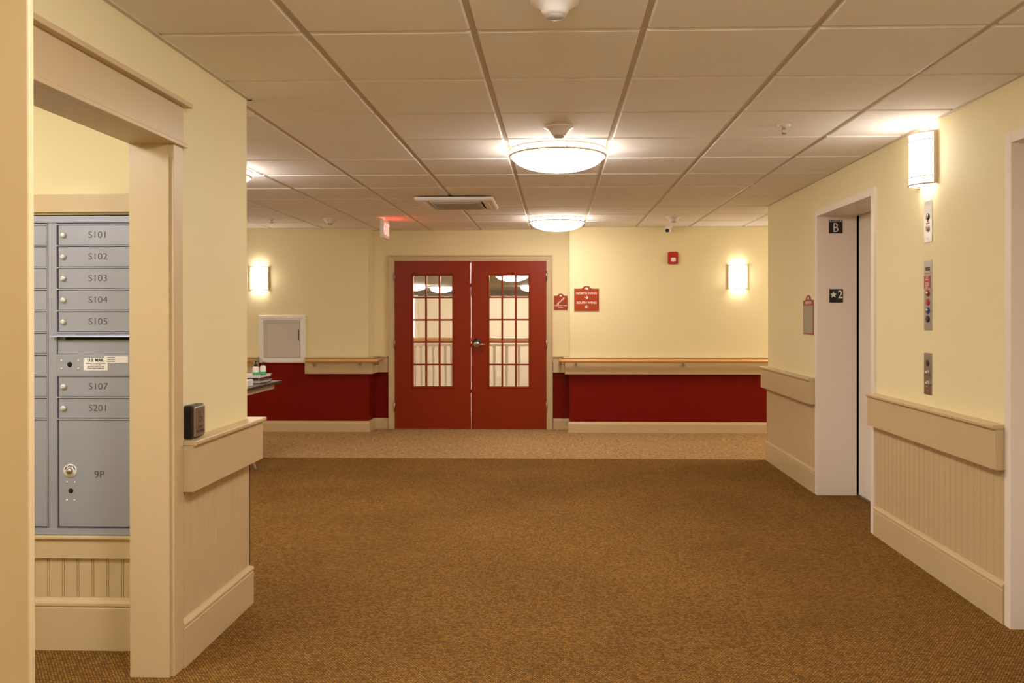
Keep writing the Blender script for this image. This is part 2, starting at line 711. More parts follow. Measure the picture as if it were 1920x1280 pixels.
# narrow shadow moulding where walls meet the ceiling
m = MB()
m.box(XL, XL + 0.02, BY0, YLC + .02, CEIL - 0.012, CEIL)
m.box(BX0, XL + .02, YLC, YLC + .02, CEIL - 0.012, CEIL)
m.box(XR - 0.02, XR, BY0, YRC + .02, CEIL - 0.012, CEIL)
m.box(BX0, -2.195, YF - .02, YF, CEIL - .012, CEIL)
m.box(.151, BX1, YF - .02, YF, CEIL - .012, CEIL)
m.box(-2.195, .151, YD - .02, YD, CEIL - .012, CEIL)
struct(m.build('trim_13', 'grid_shaded'))

# ------------------------------------------------------------ mail room doorway casing
m = MB()
# jamb lining
m.box(WL - .004, XL + 0.002, OY1 - 0.002, OY1 + .012, 0, OZ)
m.box(WL - .004, XL + 0.002, OY0 - .012, OY0 + 0.002, 0, OZ)
m.box(WL - .004, XL + 0.002, OY0, OY1, OZ - 0.003, OZ + .01)
# side casings
m.box(XL, XL + 0.017, OY1 + 0.008, 3.182, 0, 2.012, bevel=0.002)
m.box(XL, XL + 0.017, OY0 - 0.085, OY0 - 0.008, 0, 2.012, bevel=0.002)
# head: fillet, frieze, cap
m.box(XL, XL + 0.030, OY0 - 0.100, 3.200, 2.009, 2.026, bevel=0.003)
m.box(XL, XL + 0.019, OY0 - 0.085, 3.184, 2.026, 2.165)
m.box(XL, XL + 0.048, OY0 - 0.105, 3.206, 2.165, 2.183, bevel=0.002)
struct(m.build('trim_14', 'trim_paint'))

# ------------------------------------------------------------ elevators
for k, (a, b, z) in enumerate(EL):
    m = MB()
    xf = XR - 0.019
    m.box(xf, XR + 0.279, b, b + 0.050, 0, z + 0.046, bevel=0.0015)
    m.box(xf, XR + 0.279, a - 0.050, a, 0, z + 0.046, bevel=0.0015)
    m.box(xf + .0008, XR + 0.279, a, b, z, z + 0.0455)
    struct(m.build('trim_%d' % (15 + k), 'frame_paint'))
    d = MB()
    d.box(XR + 0.290, XR + 0.320, a + (b - a) * .5 - .30, b - 0.014, 0.012, z + 0.02)
    d.box(XR + 0.322, XR + 0.352, a - .02, a + (b - a) * .5 - .26, 0.012, z + 0.02)
    door = struct(d.build('door_%d' % (3 + k), 'frame_paint'))
    s = MB().box(XR + 0.279, XR + 0.42, a - 0.05, b + 0.05, -0.01, 0.008)
    s.build('threshold', 'steel', door)
    bk = MB().box(XR + 0.42, XR + 0.44, a - 0.1, b + 0.1, 0, H)
    bk.box(XR + 0.281, XR + 0.42, b + 0.052, b + .07, 0, H)
    bk.box(XR + 0.281, XR + 0.42, a - 0.07, a - .052, 0, H)
    bk.box(XR + 0.281, XR + 0.42, a - 0.07, b + .07, z + .06, z + .08)
    struct(bk.build('wall_shaft_%s' % ('far', 'near')[k], 'black_hole'))

# ------------------------------------------------------------ red double doors
m = MB()
casing = [(0, 0), (0.0, 0.012), (0.012, 0.012), (0.014, 0.020), (0.052, 0.024), (0.058, 0.034), (0.072, 0.034), (0.074, 0.0)]
fnc = lambda u, v, h: (u, YD - h, v)
# travel so that the right-hand side of the path is outwards
m.sweep([(DX1 + .001, 0.0), (DX1 + .001, DZ), (DX0 - .001, DZ), (DX0 - .001, 0.0)][::1], casing, fnc)
m.box(DX0 - 0.03, DX0 - .001, YD, YD + 0.15, 0, DZ + 0.03)
m.box(DX1 + .001, DX1 + 0.03, YD, YD + 0.15, 0, DZ + 0.03)
m.box(DX0 - .001, DX1 + .001, YD, YD + 0.15, DZ, DZ + 0.03)
m.box(DX0 - .001, DX0 + 0.014, YD + 0.032, YD + 0.06, 0, DZ)
m.box(DX1 - 0.014, DX1 + .001, YD + 0.032, YD + 0.06, 0, DZ)
m.box(DX0, DX1, YD + 0.032, YD + 0.06, DZ - .014, DZ)
struct(m.build('trim_17', 'trim_paint'))

YDF = 9.952   # face of the leaves


def leaf(n, x0, x1, lx0, lx1, lz0, lz1):
    """red leaf with a 3 x 5 lite"""
    t = 0.044
    m = MB()
    fx0, fx1, fz0, fz1 = lx0 - 0.024, lx1 + 0.024, lz0 - 0.026, lz1 + 0.024
    m.box(x0, fx0, YDF, YDF + t, 0.006, DZ - 0.004)
    m.box(fx1, x1, YDF, YDF + t, 0.006, DZ - 0.004)
    m.box(fx0, fx1, YDF, YDF + t, 0.006, fz0)
    m.box(fx0, fx1, YDF, YDF + t, fz1, DZ - 0.004)
    d = struct(m.build('door_%d' % n, 'door_red'))
    m = MB()
    prof = [(0, 0.004), (0.003, -0.003), (0.012, -0.006), (0.021, 0.002), (0.024, 0.010), (0.024, t + .0), (0, t + .0)]
    # path around the opening, profile offset inwards
    pth = [(fx0, fz0), (fx0, fz1), (fx1, fz1), (fx1, fz0)]
    m.sweep(pth, prof, lambda u, v, h: (u, YDF + h, v), closed=True)
    pw = (lx1 - lx0 - 2 * 0.0215) / 3
    ph = (lz1 - lz0 - 4 * 0.0200) / 5
    for i in (1, 2):
        x = lx0 + i * pw + (i - 1) * 0.0215
        m.box(x, x + 0.0215, YDF + 0.003, YDF + t - .004, lz0 - .002, lz1 + .002, bevel=0.003)
    for j in (1, 2, 3, 4):
        z = lz0 + j * ph + (j - 1) * 0.02
        m.box(lx0 - .002, lx1 + .002, YDF + 0.0035, YDF + t - .0045, z, z + 0.02, bevel=0.003)
    lf = m.build('lite_frame', 'door_red', d)
    g = MB().box(lx0, lx1, YDF + 0.020, YDF + 0.024, lz0, lz1)
    g.build('glass', 'pane_glass', d)
    return d


d1 = leaf(1, -1.936, -1.0275, -1.716, -1.249, 0.511, 1.831)
d2 = leaf(2, -1.0175, -0.124, -0.803, -0.334, 0.512, 1.833)
for d, x in ((d1, -1.940), (d2, -0.120)):
    for z in (1.815 if d is d1 else 1.83, 1.02, 0.268):
        m = MB().tube([(x, YDF - 0.007, z - 0.055), (x, YDF - 0.007, z + 0.055)], 0.0075, 10)
        s = -1 if d is d1 else 1
        m.box(x - 0.004, x + 0.004, YDF - .006, YDF + .003, z - .05, z + .05)
        m.build('hinge', 'steel', d)
# lever set on the right leaf
kx, kz = -0.955, 1.012
hnd = MB().lathe([(0, 0), (0.040, 0), (0.040, 0.008), (0.034, 0.016), (0.020, 0.020), (0, 0.020)], (0, 0, 0), seg=32)
bmesh.ops.rotate(hnd.bm, verts=hnd.bm.verts, matrix=Matrix.Rotation(math.radians(90), 3, 'X'))
bmesh.ops.translate(hnd.bm, verts=hnd.bm.verts, vec=(kx, YDF, kz))
hnd.tube([(kx, YDF - 0.01, kz), (kx, YDF - 0.055, kz)], 0.011, 12)
hnd.tube([(kx - .004, YDF - 0.055, kz), (kx + 0.05, YDF - 0.058, kz), (kx + 0.112, YDF - 0.052, kz - 0.002)], 0.0095, 12)
hn = hnd.build('door_handle', 'steel', d2)
m = MB().lathe([(0, 0), (0.041, 0), (0.040, 0.012), (0.036, 0.016), (0, 0.017)], (0, 0, 0), seg=32)
bmesh.ops.rotate(m.bm, verts=m.bm.verts, matrix=Matrix.Rotation(math.radians(90), 3, 'X'))
bmesh.ops.translate(m.bm, verts=m.bm.verts, vec=(kx + 0.002, YDF, kz + 0.028))
m.build('black_disc', 'plastic_black', d2)  # black disc overlapping the lever plate, set slightly higher
for z in (1.72, 1.0, 0.45):
    MB().box(-1.0275, -1.0175, YDF + .01, YDF + .03, z - .02, z + .02).build('latch_plate', 'plastic_black', d2)

# ------------------------------------------------------------ stairwell behind the doors
SY = YD + 0.15
struct(MB().box(-6, 4, YD + .04, 11.35, -0.08, 0.0).build('floor', 'carpet_light'))
struct(MB().box(-6, 4, 11.35, 25, -2.6, -2.5).build('floor', 'carpet_light'))
struct(MB().box(-6, 4, SY, 25, 2.09, 2.14).build('ceiling', 'cream_paint'))
m = MB()
m.box(-6, 4, 13.4, 13.55, -2.5, 1.666)
m.box(-6.1, -6, SY, 25, -2.5, 2.1)
m.box(4, 4.1, SY, 25, -2.5, 2.1)
m.box(-6, 4, 11.33, 11.35, -2.5, -0.08)
struct(m.build('wall_stairwell', 'cream_paint'))
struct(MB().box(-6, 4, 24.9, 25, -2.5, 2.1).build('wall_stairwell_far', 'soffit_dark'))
wn = struct(MB().box(-2.9, -2.285, 13.36, 13.38, 0.95, 1.63).build('window_1', 'window_glow'))
MB().sweep([(-2.9, .95), (-2.9, 1.63), (-2.285, 1.63), (-2.285, .95)], [(-.05, 0), (0, 0), (0, .05), (-.05, .05)],
           lambda u, v, h: (u, 13.40 - h, v), closed=True).build('window_frame', 'baluster_paint', wn)


def balustrade(y, xs, zr, label, rail_mat='rail_wood'):
    t = thing('balustrade', label, 'railing', (0, y, 0))
    MB().box(-4, 3.2, y - .035, y + .035, zr - .035, zr + .02, bevel=.01).build('top_rail', rail_mat, t)
    MB().box(-4, 3.2, y - .025, y + .025, zr - .10, zr - .07).build('under_rail', 'baluster_paint', t)
    MB().box(-4, 3.2, y - .03, y + .03, 0.0, 0.06).build('bottom_rail', 'baluster_paint', t)
    proto = None
    for x in xs:
        if proto is None:
            m = MB().box(-.018, .018, -.018, .018, .05, .24)
            m.box(-.018, .018, -.018, .018, .72, zr - .09)
            m.lathe([(.016, .24), (.022, .255), (.012, .27), (.020, .285), (.013, .31), (.015, .45), (.021, .60), (.024, .63), (.014, .66), (.023, .68), (.014, .70), (.018, .72)], seg=14)
            proto = m.build('baluster', 'baluster_paint')
            o = proto
        else:
            o = proto.copy()
            COL.objects.link(o)
        o.parent = t
        o.location = (x, 0, 0)
    return t


balustrade(11.2, [-2.65 + .0825 * i for i in range(19)] + [-1.00 + .165 * i for i in range(10)], 1.04, 'white turned baluster railing with wood top rail seen through the glass of the red doors')

# ------------------------------------------------------------ lamps


def dome_light(loc, label):
    t = thing('dome_ceiling_light', label, 'ceiling light', loc, 'round dome ceiling lights')
    x, y, z = loc
    MB().lathe([(0.0, 0), (0.20, 0), (0.20, -.012), (0, -.012)], loc, seg=48).build('canopy', 'nickel', t)
    prof = [(0.278, -0.004), (0.280, -0.045)]
    for i in range(1, 13):
        a = i / 12 * math.pi / 2
        prof.append((0.280 * math.cos(a), -0.045 - 0.092 * math.sin(a)))
    MB().lathe(prof, loc, seg=64).build('diffuser', 'lamp_glow', t)
    for zz, nm in ((-0.010, 'ring'), (-0.047, 'ring')):
        pr = [(0.291 + 0.009 * math.cos(a), zz + 0.0075 * math.sin(a)) for a in [k * math.pi / 4 for k in range(9)]]
        MB().lathe(pr, loc, seg=64).build(nm, 'nickel', t)
    for k in range(3):
        a = math.radians(-80 + 120 * k)
        px, py = x + 0.296 * math.cos(a), y + 0.296 * math.sin(a)
        MB().tube([(px, py, z - 0.004), (px, py, z - 0.056)], 0.004, 8).build('post', 'nickel', t)
    return t


ZT = CEIL - 0.009


def rebulb(t, mat):
    for ch in t.children:
        if ch.name.startswith('diffuser'):
            ch.data = ch.data.copy()
            ch.data.materials[0] = MATS[mat]


L0 = dome_light((0.0075, 5.124, ZT), 'large round dome ceiling light directly behind the smoke detector, nearest to camera')
rebulb(dup(L0, (0.0075, 8.782, ZT), 'round dome ceiling light farther down the hall in front of the red doors'), 'lamp_glow_dim')
dup(L0, (-2.431, 5.734, ZT), 'dome ceiling light half hidden behind the corner of the left wall')
rebulb(dup(L0, (0.0075, 1.467, ZT), 'round dome ceiling light above the camera'), 'lamp_glow_bright')
dup(L0, (0.0075, -1.0, ZT), 'round dome ceiling light behind the camera')
dup(L0, (3.665, 8.782, ZT), 'round dome ceiling light in the right wing past the corner')
dup(L0, (-5.48, 8.172, ZT), 'added unseen dome ceiling light deep in the left wing')  # extra lamp added out of view to light the left wing
rebulb(dup(L0, (-2.43, 1.95, ZT), 'round dome ceiling light inside the mail room'), 'lamp_glow_pale')
for i, (x, y, lb) in enumerate(((-.78, 14.7, 'small looking dome light seen through the top panes of the right red door'),
                                (-3.05, 22.0, 'far dome light seen through the middle top pane of the left red door'),
                                (-3.45, 20.2, 'far dome light seen through the left top pane of the left red door'),
                                (-.62, 21.0, 'far dome light low in the right top pane of the right red door'),
                                (1.3, 10.65, 'added unseen dome light over the stair landing right of the red doors'),  # added beyond the panes to light the balusters, out of view
                                (-3.5, 10.65, 'added unseen dome light over the stair landing left of the red doors'),  # second added landing lamp, hidden beside the glass
                                (-.70, 12.15, 'dome light cut off by the top of the glass in the right red door'),
                                (1.6, 18.0, 'added unseen dome light at the back of the stairwell'))):  # added fill lamp for the stairwell, never in view
    dup(L0, (x, y, 2.089), lb)


def sconce(loc, rot, label):
    """half-round wall sconce, built facing -Y, wall at y=0"""
    t = thing('wall_sconce', label, 'wall light', (0, 0, 0), 'half-round wall sconces')
    hw, hh, dp = 0.105, 0.135, 0.098
    MB().box(-hw + .01, hw - .01, -0.012, 0, -hh + .01, hh - .01).build('back_plate', 'nickel', t)
    R = 0.094

    def arc(s, n=20):
        return [(-R * s * math.cos(math.pi * i / n), -0.010 - (dp - .014) * s * math.sin(math.pi * i / n)) for i in range(n + 1)]
    m = MB()
    pts = arc(1.0)
    lo = [m.bm.verts.new((x, y, -hh + .006)) for x, y in pts]
    hi = [m.bm.verts.new((x, y, hh - .006)) for x, y in pts]
    for i in range(len(pts) - 1):
        f = m.bm.faces.new((lo[i], lo[i + 1], hi[i + 1], hi[i]))
        f.smooth = True
    m.bm.faces.new(lo[::-1])
    m.bm.faces.new(hi)
    m.build('diffuser', 'sconce_glow', t)
    for z in (-hh, -hh + .040, hh - .040, hh):
        q = arc(1.045)
        MB().tube([(x, y, z) for x, y in q], 0.0035 if abs(z) < hh else 0.005, 8).build('band', 'nickel', t)
    for s in (-1, 1):
        MB().box(s * hw - .005, s * hw + .005, -0.022, -0.0, -hh - .004, hh + .004).build('side_bar', 'nickel', t)
    MB().lathe([(0, -hh - .016), (.008, -hh - .012), (.008, -hh - .004), (0, -hh - .002)], (0, -0.05, 0), seg=12).build('finial', 'nickel', t)
    t.location = loc
    t.rotation_euler = (0, 0, rot)
    return t


S0 = sconce((2.083, YF, 1.799), 0, 'wall sconce on the far yellow wall right of the red fire alarm')
s = dup(S0, (-3.479, YF, 1.793), 'wall sconce on the far left wall above the white access panel')
s = dup(S0, (XR, 4.520, 2.188), 'wall sconce high on the right wall above the steel button plates')
s.rotation_euler = (0, 0, -math.pi / 2)
s = dup(S0, (XR, 0.860, 2.188), 'added unseen wall sconce on the right wall beside the camera')  # unseen sconce added to brighten the near ceiling
s.rotation_euler = (0, 0, -math.pi / 2)
s = dup(S0, (XL, 0.300, 2.188), 'added unseen wall sconce on the left wall beside the camera')  # added opposite the other one, out of view, for more ceiling light
s.rotation_euler = (0, 0, math.pi / 2)

# ------------------------------------------------------------ ceiling devices


def smoke_detector(loc, label, k=1.0):
    t = thing('smoke_detector', label, 'smoke detector', loc, 'ceiling smoke detectors')
    pr = [(0, 0), (.079 * k, 0), (.080 * k, -.007), (.074 * k, -.010), (.060 * k, -.018), (.047 * k, -.032), (.040 * k, -.044), (.036 * k, -.050), (0, -.050)]
    MB().lathe(pr, loc, seg=40).build('housing', 'plastic_white', t)
    MB().lathe([(0, -.050), (.028 * k, -.050), (.031 * k, -.053), (.030 * k, -.058), (.018 * k, -.063), (0, -.064)], loc, seg=32).build('sensor', 'plastic_grey', t)
    return t


D0 = smoke_detector((0.013, 4.52, ZT), 'white smoke detector on the ceiling just in front of the large dome light')
dup(D0, (-0.005, 2.70, ZT), 'white smoke detector cut off by the top edge of the photo')
dup(D0, (-2.391, 8.75, ZT), 'small smoke detector on the ceiling left of the exit sign')
dup(D0, (1.21, 8.70, ZT), 'smoke detector on the ceiling above the security camera')


def sprinkler(loc, label):
    t = thing('fire_sprinkler', label, 'sprinkler', loc, 'pendent ceiling sprinklers')
    x, y, z = loc
    MB().lathe([(0, 0), (.036, 0), (.034, -.004), (.018, -.010), (.010, -.012), (0, -.012)], loc, seg=28).build('escutcheon', 'plastic_white', t)
    m = MB().lathe([(0, -.012), (.008, -.012), (.008, -.022), (0, -.022)], loc, seg=12)
    for s in (-1, 1):
        m.tube([(x + s * .008, y, z - .018), (x + s * .013, y, z - .030), (x + s * .004, y, z - .043)], .0022, 6)
    m.lathe([(0, -.043), (.015, -.043), (.015, -.046), (0, -.046)], loc, seg=20)
    m.build('head', 'steel', t)
    return t


P0 = sprinkler((1.222, 4.53, ZT), 'sprinkler head on the ceiling left of the bright right wall sconce')
dup(P0, (-3.008, 8.74, ZT), 'tiny sprinkler head on the ceiling over the far left sconce')

# air cassette
t = thing('ceiling_cassette', 'white square ceiling air conditioner panel with centre grille between exit sign and dome lights', 'air conditioner', (-0.875, 7.40, ZT))
cx, cy, hw = -0.875, 7.41, 0.335
m = MB()
rings = [(hw, ZT - .014), (hw, ZT - .036), (hw - .012, ZT - .044), (hw - .085, ZT - .046), (hw - .10, ZT - .040)]
vr = [[m.bm.verts.new((cx + sx * r, cy + sy * r, z)) for sx, sy in ((-1, -1), (1, -1), (1, 1), (-1, 1))] for r, z in rings]
for a, b in zip(vr, vr[1:]):
    for i in range(4):
        m.bm.faces.new((a[i], a[(i + 1) % 4], b[(i + 1) % 4], b[i]))
m.bm.faces.new(vr[0])
m.build('panel', 'plastic_white', t)
m = MB()
m.box(cx - .26, cx + .26, cy - .26, cy + .26, ZT - .014, ZT)
m.build('mounting', 'plastic_black', t)
m = MB()
g = hw - .115
m.box(cx - g, cx + g, cy - g, cy + g, ZT - .050, ZT - .040)
for i in range(17):
    yy = cy - g + .02 + i * (2 * g - .04) / 16
    m.box(cx - g + .015, cx + g - .015, yy - .004, yy + .004, ZT - .054, ZT - .050)
m.build('grille', 'plastic_grey', t)
for s in (-1, 1):
    MB().box(cx - hw + .12, cx + hw - .12, cy + s * (hw - .07) - .018, cy + s * (hw - .07) + .018, ZT - .0475, ZT - .0445).build('louver', 'plastic_white', t)
    MB().box(cx + s * (hw - .07) - .018, cx + s * (hw - .07) + .018, cy - hw + .12, cy + hw - .12, ZT - .0475, ZT - .0445).build('louver', 'plastic_white', t)

# exit sign, hung across the hall, faces left and right
ex, ey0, ey1, ez0, ez1 = -1.797, 8.625, 8.925, 2.172, 2.362
t = thing('exit_sign', 'white edged exit sign with glowing red letters hanging from ceiling left of the red doors', 'exit sign', (ex, (ey0 + ey1) / 2, ez1))
MB().box(ex - .036, ex, ey0, ey1, ez0, ez1, bevel=.003).build('housing', 'plastic_white', t)
MB().box(ex - .03, ex - .006, ey0 + .10, ey1 - .10, ez1, CEIL - .009).build('mounting', 'plastic_white', t)
fe = lambda u, v, h: (ex + .0008 + h, (ey0 + ey1) / 2 + u, (ez0 + ez1) / 2 + v)
text_part('lettering', 'EXIT', 0.165, lambda u, v, h: fe(u + .022, v - .006, h), 'exit_glow', t, sx=0.70, bold=0.006)
m = MB().prism([(-.135, 0), (-.105, .035), (-.105, -.035)], fe, 0, .001)
m.build('arrow', 'exit_glow', t)
MB().box(ex - .030, ex - .006, ey0 + .02, ey0 + .095, ez1, ez1 + .002).build('light_slot', 'exit_glow', t)
MB().box(ex - .030, ex - .006, ey1 - .095, ey1 - .02, ez1, ez1 + .002).build('light_slot', 'exit_glow', t)

# security camera on the far wall under the ceiling
t = thing('security_camera', 'white dome-eyed security camera under the ceiling above the red fire alarm', 'security camera', (1.27, YF, 2.36))
m = MB().lathe([(0, 0), (.045, 0), (.045, -.012), (.030, -.020), (0, -.020)], (1.285, 9.62, ZT), seg=28)
m.build('base', 'plastic_white', t)
m = MB()
bmesh.ops.create_uvsphere(m.bm, u_segments=24, v_segments=14, radius=.037)
for f in m.bm.faces:
    f.smooth = True
bmesh.ops.translate(m.bm, verts=m.bm.verts, vec=(1.278, 9.61, 2.335))
m.build('ball', 'plastic_white', t)
m = MB().lathe([(0, 0), (.020, 0), (.021, .012), (0, .012)], (0, 0, 0), seg=24)
bmesh.ops.rotate(m.bm, verts=m.bm.verts, matrix=Matrix.Rotation(math.radians(100), 3, 'X'))
bmesh.ops.translate(m.bm, verts=m.bm.verts, vec=(1.262, 9.585, 2.326))
m.build('lens', 'plastic_black', t)

# fire alarm strobe
ax, az = 1.341, 2.019
fa = lambda u, v, h: (ax + u, YF - h, az + v)
t = thing('fire_alarm_strobe', 'red fire alarm strobe with white lens on the far wall below the camera', 'fire alarm', (ax, YF, az))
m = MB().prism(rrect(.118, .143, .016), fa, 0, .022)
m.prism(rrect(.104, .130, .014), fa, .022, .030)
m.build('housing', 'alarm_red', t)
m = MB()
m.box(ax - .030, ax + .030, YF - .036, YF - .030, az + .012, az + .050, bevel=.002)
m.box(ax - .034, ax + .034, YF - .033, YF - .030, az - .058, az + .056)
m.build('sounder', 'alarm_red', t)
m = MB().box(ax - .026, ax + .028, YF - .052, YF - .033, az - .046, az + .001, bevel=.008)
m.build('lens', 'sign_white', t)

# ------------------------------------------------------------ handrails on the far walls


def handrail(pts, brackets, label):
    t = thing('handrail', label, 'handrail', (pts[0][0], pts[0][1], 0.83), 'wood handrails on the far walls')
    full = []
    for i, p in enumerate(pts):
        p = Vector((p[0], p[1], .835))
        if 0 < i < len(pts) - 1:
            a = (Vector((pts[i - 1][0], pts[i - 1][1], .835)) - p).normalized() * .025
            b = (Vector((pts[i + 1][0], pts[i + 1][1], .835)) - p).normalized() * .025
            full += [p + a, p + a * .35 + b * .35, p + b] if False else [p + a, p + (a + b) * .25, p + b]
        else:
            full.append(p)
    MB().tube(full, .0195, 20).build('rail', 'rail_wood', t)
    for (wx, wy, px, py) in brackets:
        m = MB()
        w_ = Vector((wx, wy, .785)); r = Vector((px, py, .815))
        d = (r - w_); d.z = 0; d.normalize()
        m.tube([w_, w_ + d * .025, Vector((px, py, .785)) - d * .008, r], .006, 8)
        m.tube([w_, w_ + d * .006], .022, 16)
        m.build('bracket', 'steel', t)
    return t


RO = 0.110
handrail([(-2.905, YF - RO), (-2.195 + RO, YF - RO), (-2.195 + RO, 9.885)],
         [(-2.81, YF - .055, -2.81, YF - RO), (-2.28, YF - .055, -2.28, YF - RO), (-2.195 + .055, 9.76, -2.195 + RO, 9.76)],
         'wood handrail on steel brackets between the white access panel and the red doors')
handrail([(.151 - RO, 9.885), (.151 - RO, YF - RO), (5.5, YF - RO)],
         [(.151 - .055, 9.76, .151 - RO, 9.76)] + [(x, YF - .055, x, YF - RO) for x in (.223, 1.452, 2.68, 3.9, 5.1)],
         'long wood handrail along the far wall right of the red doors')
handrail([(-5.5, YF - RO), (-3.52, YF - RO)], [(x, YF - .055, x, YF - RO) for x in (-3.72, -5.0)],
         'wood handrail end at the far left behind the hand sanitizer')

# ------------------------------------------------------------ access panel
t = thing('access_panel', 'white framed square access panel on the far left wall over the red paint', 'access panel', (-3.215, YF, .80))
fp = lambda u, v, h: (u, YF - h, v)
px0, px1, pz0, pz1 = -3.485, -2.935, .803, 1.361
MB().sweep([(px0, pz0), (px0, pz1), (px1, pz1), (px1, pz0)], [(0, 0), (0, .012), (.006, .020), (.030, .022), (.060, .016), (.062, .010), (.062, 0)], fp, closed=True).build('frame', 'plastic_white', t)
m = MB().box(px0 + .064, px1 - .064, YF - .012, YF, pz0 + .064, pz1 - .064)
m.sweep([(px0 + .066, pz0 + .066), (px0 + .066, pz1 - .066), (px1 - .066, pz1 - .066), (px1 - .066, pz0 + .066)], [(0, .010), (0, .018), (.018, .018), (.020, .010)], fp, closed=True)
dr = m.build('panel_door', 'panel_grey', t)
MB().box(px1 - .082, px1 - .072, YF - .024, YF - .012, 1.07, 1.19, bevel=.002).build('latch', 'dark_ink', dr)

# ------------------------------------------------------------ signs


def arch_outline(x0, x1, z0, z1, zt, aw):
    """sign outline: rectangle with a rounded crest in the middle of the top"""
    c = (x0 + x1) / 2
    pts = [(x0, z0), (x1, z0), (x1, z1), (c + aw, z1)]
    h = zt - z1
    n = 12
    for i in range(1, n):
        a = math.pi * i / n
        ca = math.cos(a)
        pts.append((c + aw * .78 * ca, z1 + h * math.sin(a) ** .8))
    pts += [(c - aw, z1), (x0, z1)]
    return pts


def wall_sign(name, label, x0, x1, z0, z1, zt, aw, y):
    t = thing(name, label, 'sign', ((x0 + x1) / 2, y, z0))
    fn = lambda u, v, h: (u, y - h, v)
    b = .004
    MB().prism(arch_outline(x0 - b, x1 + b, z0 - b, z1 + b, zt + b, aw + b), fn, 0, .007).build('backing', 'sign_white', t)
    MB().prism(arch_outline(x0, x1, z0, z1, zt, aw), fn, .007, .009).build('face', 'sign_red', t)
    return t, (lambda cx, cz: (lambda u, v, h: (cx + u, y - .009 - h, cz + v)))


def sunburst(fn, r, name, t):
    m = MB()
    n = 7
    pts = []
    for i in range(n * 2 + 1):
        a = math.radians(10 + 160 * i / (n * 2))
        rr = r if i % 2 == 0 else r * .72
        pts.append((rr * math.cos(a) * 1.0, rr * math.sin(a)))
    pts.append((-r * .3, -r * .25)); pts.append((r * .9, -r * .45))
    m.prism(pts[::-1], fn, 0, .0008)
    m.build(name, 'sign_white', t)


def arrow(fn, s, name, t, wd=.020):
    m = MB()
    w2 = .0035
    a = wd / 2
    m.prism([(-s * a, w2 * .8), (s * a * .4, w2 * .8), (s * a * .4, -w2 * .8), (-s * a, -w2 * .8)], fn, 0, .0008)
    m.prism([(s * a, 0), (-s * .0, a * .95), (-s * .006, a * .95), (s * .0035, 0), (-s * .006, -a * .95), (-s * .0, -a * .95)], fn, 0, .0009)
    m.build(name, 'sign_white', t)


t, f = wall_sign('wing_sign', 'larger red sign reading NORTH WING and SOUTH WING with arrows', .203, .490, 1.406, 1.667, 1.698, .060, YF)
text_part('lettering', 'NORTH WING', .037, f(.3465, 1.612), 'sign_white', t, bold=.0006, sx=.98)
text_part('lettering', 'SOUTH WING', .037, f(.3465, 1.503), 'sign_white', t, bold=.0006, sx=.98)
arrow(f(.348, 1.564), 1, 'arrow', t, .042)
arrow(f(.348, 1.456), -1, 'arrow', t, .042)
sunburst(f(.3465, 1.664), .021, 'emblem', t)
t, f = wall_sign('stair_sign', 'smaller red sign with stair symbol reading COMMUNITY CAFE STAIRS beside the door frame', -.034, .130, 1.421, 1.592, 1.617, .044, YD)
text_part('lettering', 'COMMUNITY CAFE', .0195, f(.048, 1.474), 'sign_white', t, sx=.88, bold=.0003)
text_part('lettering', 'STAIRS', .0195, f(.048, 1.449), 'sign_white', t, sx=.9, bold=.0003)
st = []
N = 4
sx_, sz_ = .0185, .0180
x_, z_ = -.046, -.038
up = [(x_, z_)]
for i in range(N):
    up += [(x_ + sx_ * (i + 1), z_ + sz_ * i), (x_ + sx_ * (i + 1), z_ + sz_ * (i + 1))]
up.append((x_ + sx_ * (N + 1), z_ + sz_ * N))
m = MB().sweep(up, [(-.0042, 0), (.0042, 0), (.0042, .0009), (-.0042, .0009)], f(.050, 1.530))
m.build('stair_symbol', 'sign_white', t)
sunburst(f(.048, 1.588), .016, 'emblem', t)

# directory holder on the right wall by the far elevator
t = thing('directory_holder', 'narrow red topped paper holder on the right wall just before elevator B', 'sign', (XR, 6.61, 1.2))
fd = lambda u, v, h: (XR - h, u, v)
y0, y1, z0, z1 = 6.475, 6.752, 1.210, 1.478
MB().prism(arch_outline(y0 - .004, y1 + .004, z0 - .004, z1 + .004, z1 + .046, .088), fd, 0, .008).build('backing', 'sign_white', t)
MB().prism(arch_outline(y0, y1, z0, z1, z1 + .040, .084), fd, .008, .010).build('face', 'sign_red', t)
MB().box(XR - .013, XR - .010, y0 + .012, y1 - .012, z0 + .008, 1.435).build('window_sleeve', 'paper_holder', t)
text_part('lettering', 'ELEVATOR', .032, lambda u, v, h: (XR - .010 - h, 6.6135 - u, 1.456 + v), 'sign_white', t, sx=.95)
sunburst(lambda u, v, h: (XR - .010 - h, 6.6135 - u, 1.488 + v), .018, 'emblem', t)

# elevator jamb plates (on the far jamb, facing the camera)
JY = EL[0][1]
t = thing('elevator_plate', 'black plate reading ELEVATOR B at the top of the white elevator jamb', 'sign', (2.104, JY, 2.03))
MB().box(2.053, 2.155, JY - .003, JY - .0002, 1.977, 2.079, bevel=.0008).build('plate', 'sign_black', t)
fj = lambda cx, cz: (lambda u, v, h: (cx + u, JY - .003 - h, cz + v))
text_part('lettering', 'ELEVATOR', .0205, fj(2.104, 2.068), 'sign_white', t, sx=.93)
text_part('letter', 'B', .098, fj(2.103, 2.0165), 'sign_white', t, sx=.80)
t = thing('floor_plate', 'black plate with star and numeral 2 halfway up the white elevator jamb', 'sign', (2.108, JY, 1.505))
MB().box(2.057, 2.159, JY - .003, JY - .0002, 1.455, 1.557, bevel=.0008).build('plate', 'sign_black', t)
text_part('numeral', '2', .082, fj(2.138, 1.514), 'sign_white', t, sx=.85, bold=.001)
pts = []
